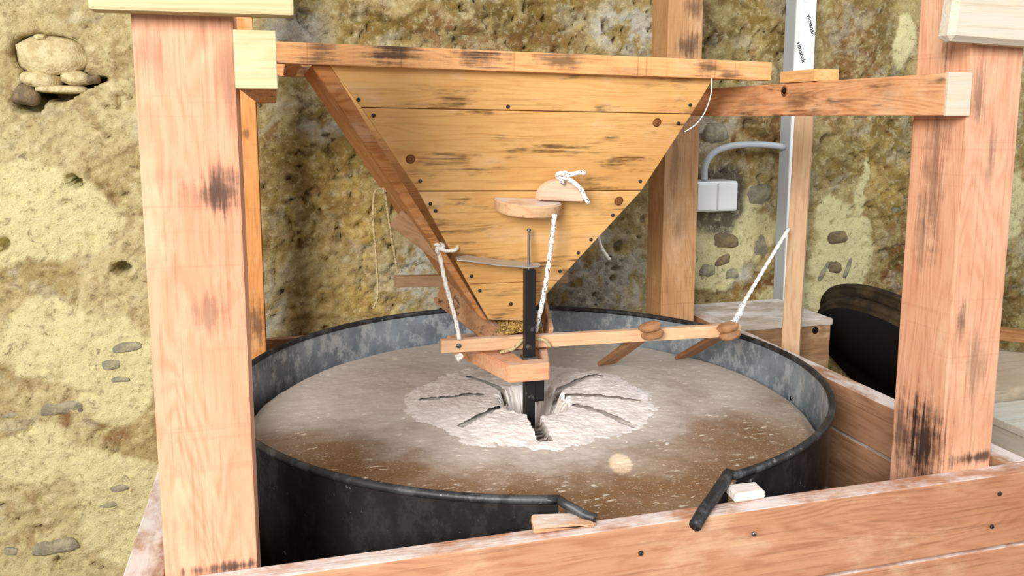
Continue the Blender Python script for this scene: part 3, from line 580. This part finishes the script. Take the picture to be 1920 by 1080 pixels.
r2 = thing('rope', 'white rope from the left hopper batten down to the lever end', 'rope', (.34, 1.7, 1.13))
rope('strand', [(.312, 1.694, 1.233), (.326, 1.69, 1.16), (.346, 1.687, 1.08), (.353, 1.684, 1.04)], .0042, M_white, r2); knot((.312, 1.69, 1.235), .0105, .0035, M_white, r2, 'y')
rope('loop', [(.312, 1.69, 1.235), (.328, 1.678, 1.229), (.346, 1.675, 1.232), (.352, 1.69, 1.236)], .0036, M_white, r2); knot((.353, 1.69, 1.0), .007, .003, M_white, r2, 'y')
stud('nail', (.300, 1.70, 1.245), .003, M_nail, hop, (-.6, -.6, .5), .03)
r3 = thing('rope', 'taut white rope from the lever end up to the slim batten', 'rope', (1.15, 1.82, 1.12))
rope('strand', [(1.0, 1.70, 1.028), (1.10, 1.785, 1.085), (1.2, 1.865, 1.145), (1.303, 1.948, 1.205)], .0046, M_white, r3); rope('splice', [(.99, 1.692, 1.025), (1.02, 1.712, 1.037), (1.05, 1.74, 1.06)], .0072, M_rope, r3); rope('tail', [(1.355, 1.985, 1.205), (1.366, 1.985, 1.195), (1.372, 1.985, 1.18)], .0055, M_rope, r3)
r4 = thing('cord', 'thin old cord looped below the left side of the hopper', 'cord', (.23, 1.95, 1.2))
rope('strand', [(.236, 1.95, 1.335), (.245, 1.95, 1.26), (.262, 1.95, 1.138)], .0026, M_cord, r4); rope('strand', [(.234, 1.95, 1.337), (.214, 1.95, 1.33), (.208, 1.95, 1.27), (.213, 1.95, 1.17), (.215, 1.95, 1.09), (.204, 1.95, 1.056)], .0026, M_cord, r4); knot((.236, 1.948, 1.333), .006, .0025, M_cord, r4, 'y')
r5 = thing('cord', 'short pale cord dangling right of the hopper against the wall', 'cord', (.72, 1.9, 1.2))
rope('strand', [(.728, 1.88, 1.275), (.738, 1.885, 1.22), (.752, 1.895, 1.185), (.775, 1.90, 1.155)], .0036, M_white, r5)
k = NT('white_wire', .4, .4); k.col(srgb(235, 235, 232))
wo = from_bm('loose_wire', tube_bm(smooth_path([(.856, 1.57, 1.578), (.848, 1.555, 1.548), (.834, 1.55, 1.513), (.815, 1.55, 1.487), (.79, 1.55, 1.471)], 6), .0011, 6), k.m, None, True); tag(wo, 'thin white wire curling down from the right end of the hopper rail', 'wire')

# ------------------------------------------------------------------ blocks at the spout
tag(hexa('wedge_block', [(.320, 1.044, .9302), (.412, 1.044, .9302), (.412, 1.044, .9335), (.321, 1.044, .9425)], (.006, .034, .003), wood('wedge_wood', srgb(200, 152, 112), srgb(176, 124, 84), srgb(120, 80, 52), dust=.75), None, .003), 'floury wooden wedge on the casing left of the spout', 'wood block')
tag(hexa('wedge_block', [(.635, 1.054, .9305), (.69, 1.056, .9305), (.69, 1.056, .944), (.638, 1.054, .946)], (.004, .036, 0), wood('white_wedge_wood', srgb(228, 220, 210), srgb(210, 198, 184), srgb(180, 166, 150), dust=1.), None, .004), 'white floury block on the casing right of the spout', 'wood block')

# ------------------------------------------------------------------ electrics on the wall
k = NT('white_plastic', .35, .45); k.col(srgb(232, 234, 234)); M_plast = k.m
k = NT('grey_plastic', .45, .4); k.col(srgb(178, 184, 190)); M_gplast = k.m
jb = thing('junction_box', 'white double switch box on the wall beside the tall post', 'switch box', (1.355, 2.44, 1.25))
block('housing', 1.27, 1.42, 2.41, 2.50, 1.201, 1.298, M_plast, jb, 'X', .006)
for xa, xb in ((1.275, 1.343), (1.348, 1.416)): block('cover', xa, xb, 2.402, 2.412, 1.206, 1.293, M_plast, jb, 'X', .004)
co = from_bm('conduit', tube_bm(smooth_path([(1.311, 2.43, 1.30), (1.312, 2.43, 1.345), (1.335, 2.43, 1.383), (1.38, 2.43, 1.404), (1.44, 2.43, 1.412), (1.52, 2.43, 1.412), (1.60, 2.43, 1.404)], 8), .0105, 14), M_gplast, None, True); tag(co, 'grey plastic conduit curving from the switch box to the white trunking', 'conduit')
tr = thing('cable_trunking', 'upright white plastic trunking with slanted black print against the wall', 'trunking', (1.63, 2.42, .9))
block('channel', 1.598, 1.668, 2.402, 2.46, .88, 2.2, M_gplast, tr, 'Z', .002); block('lid', 1.597, 1.669, 2.397, 2.4025, .88, 2.2, M_plast, tr, 'Z', .001)
k = NT('black_print', .6, .2); k.col(srgb(30, 30, 34)); M_ink = k.m
for (x, z, s, t) in ((1.652, 1.79, .021, 'vimanali'), (1.62, 1.705, .021, 'vimanali')):
    cu = bpy.data.curves.new('print', 'FONT'); cu.body = t; cu.size = s; cu.align_x = 'CENTER'; cu.align_y = 'CENTER'; cu.extrude = .0002; cu.resolution_u = 3; cu.offset = .0004
    t0 = bpy.data.objects.new('tmp', cu); C.objects.link(t0); dg = bpy.context.evaluated_depsgraph_get(); me = bpy.data.meshes.new_from_object(t0.evaluated_get(dg)); bpy.data.objects.remove(t0)
    o = link('lettering', me, M_ink); o.matrix_world = Matrix.Translation((x, 2.3967, z)) @ Matrix.Rotation(math.radians(70), 4, 'Y') @ Matrix.Rotation(math.pi/2, 4, 'X'); place(o, tr)
P = [Vector((1.628+.008*math.cos(a), 2.3968, 1.868+.009*math.sin(a))) for a in [math.radians(60+30*i) for i in range(10)]]
place(from_bm('printed_mark', tube_bm(P, .0008, 6), M_gplast), tr)

# ------------------------------------------------------------------ things right of the drum
Wbat2 = wood('slim_batten_wood', srgb(206, 174, 138), srgb(182, 140, 102), srgb(130, 92, 64), ring=24)
bt = bar('slim_batten', (1.345, 1.99, 0), (1.366, 1.99, 1.60), .047, .047, Wbat2, None, up=(-.62, -.78, 0)); tag(bt, 'slim upright wooden batten in front of the white trunking', 'batten')
Wcr = wood('crate_wood', srgb(146, 112, 80), srgb(116, 84, 56), srgb(78, 54, 36), ring=26, ringmix=.7, dust=.95, scorch=.3)
Wlid = wood('crate_lid_wood', srgb(186, 174, 160), srgb(160, 140, 120), srgb(124, 104, 84), ring=26, dust=.95)
cr = thing('wooden_crate', 'brown wooden crate with a dusty lid between drum and wall', 'crate', (1.38, 2.3, 0))
block('front_panel', 1.222, 1.567, 2.105, 2.125, .0, .889, Wcr, cr, 'X'); block('side_panel', 1.547, 1.567, 2.126, 2.38, 0, .889, Wcr, cr, 'Y'); block('side_panel', 1.222, 1.242, 2.126, 2.38, 0, .889, Wcr, cr, 'Y')
block('back_panel', 1.243, 1.546, 2.36, 2.38, 0, .889, Wcr, cr, 'X'); block('lid', 1.205, 1.57, 2.1, 2.385, .89, .909, Wlid, cr, 'X'); stud('knot', (1.515, 2.1045, .875), .011, M_hole, cr, (0, -1, 0), .001)
# leaning old stone / wheel
k = NT('old_wheel_wood', .8, .2); a = k.noise(k.vm('MULTIPLY', k.tc.outputs['Object'], (1, 1, 1)), 14, 5); k.col(k.mix(k.step(a, .4, .7), srgb(46, 38, 28), srgb(84, 70, 46))); k.bump(a, .004, .4); M_wheel = k.m
k = NT('old_wheel_face', .85, .15); k.col(srgb(26, 24, 23)); M_wface = k.m
wh = thing('old_wheel', 'dark round wooden mill cover leaning between crate and right post', 'mill cover', (2.03, 2.12, 0))
wc = Vector((1.882, 2.132, .7095)); wn = Vector((-.739, -.109, -.665)).normalized(); q = wn.to_track_quat('Z', 'Y').to_matrix().to_4x4()
def disc(name, r, t, off, mat, bev=.012):
    bm = bmesh.new(); bmesh.ops.create_cone(bm, cap_ends=True, segments=72, radius1=r, radius2=r, depth=t)
    bmesh.ops.bevel(bm, geom=[e for e in bm.edges if e.calc_face_angle(0) > .6], offset=bev, segments=3, affect='EDGES')
    o = from_bm(name, bm, mat, None, True); M = q.copy(); M.translation = wc+wn*off; o.matrix_world = M; return place(o, wh)
disc('cover_disc', .325, .05, 0, M_wheel); disc('rear_disc', .345, .035, -.042, M_wheel); disc('face_disc', .312, .01, .027, M_wface, .003)
bar('prop', (1.75, 2.0, .0), (1.80, 2.04, .60), .05, .05, Wcr, wh, up=(0, -1, 0)); bar('prop', (2.05, 2.2, .0), (1.98, 2.16, .62), .05, .05, Wcr, wh, up=(0, -1, 0))
bn = thing('flour_bin', 'pale flour bin with a taupe back board behind the right post', 'bin', (1.95, 1.75, 0))
Wbin = wood('bin_pale_wood', srgb(206, 204, 192), srgb(186, 180, 160), srgb(160, 146, 112), ring=14); Wb2 = wood('bin_back_wood', srgb(170, 156, 136), srgb(150, 132, 110), srgb(120, 100, 80), ring=14)
block('lid', 1.73, 2.35, 1.45, 1.745, .725, .745, Wbin, bn, 'X'); block('front_panel', 1.74, 2.34, 1.46, 1.48, 0, .724, Wbin, bn, 'X'); block('side_panel', 1.74, 1.76, 1.481, 1.75, 0, .724, Wbin, bn, 'Y')
hexa('back_board', [(1.70, 1.75, .905), (1.70, 1.75, .0), (2.4, 1.75, 0), (2.4, 1.75, .80)], (0, .02, 0), Wb2, bn); bar('rail', (1.68, 1.765, .955), (2.42, 1.765, .835), .05, .03, wood('bin_rail_wood', *BROWN), bn)
# floor board pieces beside the drum foot
block('bracket', 1.085, 1.097, 1.455, 1.463, .78, .875, M_gplast, drum, 'Z', .001)
ld = bpy.data.lights.new('added_spot', 'SPOT'); ld.energy = 420; ld.spot_size = math.radians(1.15); ld.spot_blend = .5; ld.color = (1, .9, .6); ld.shadow_soft_size = .002  # narrow lamp added near the camera to make the round yellow spot
lo = bpy.data.objects.new('added_spot', ld); C.objects.link(lo); lo.location = (-.1, -.6, 1.95); lo.rotation_euler = (Vector((.581, 1.357, .875))-Vector(lo.location)).to_track_quat('-Z', 'Y').to_euler()
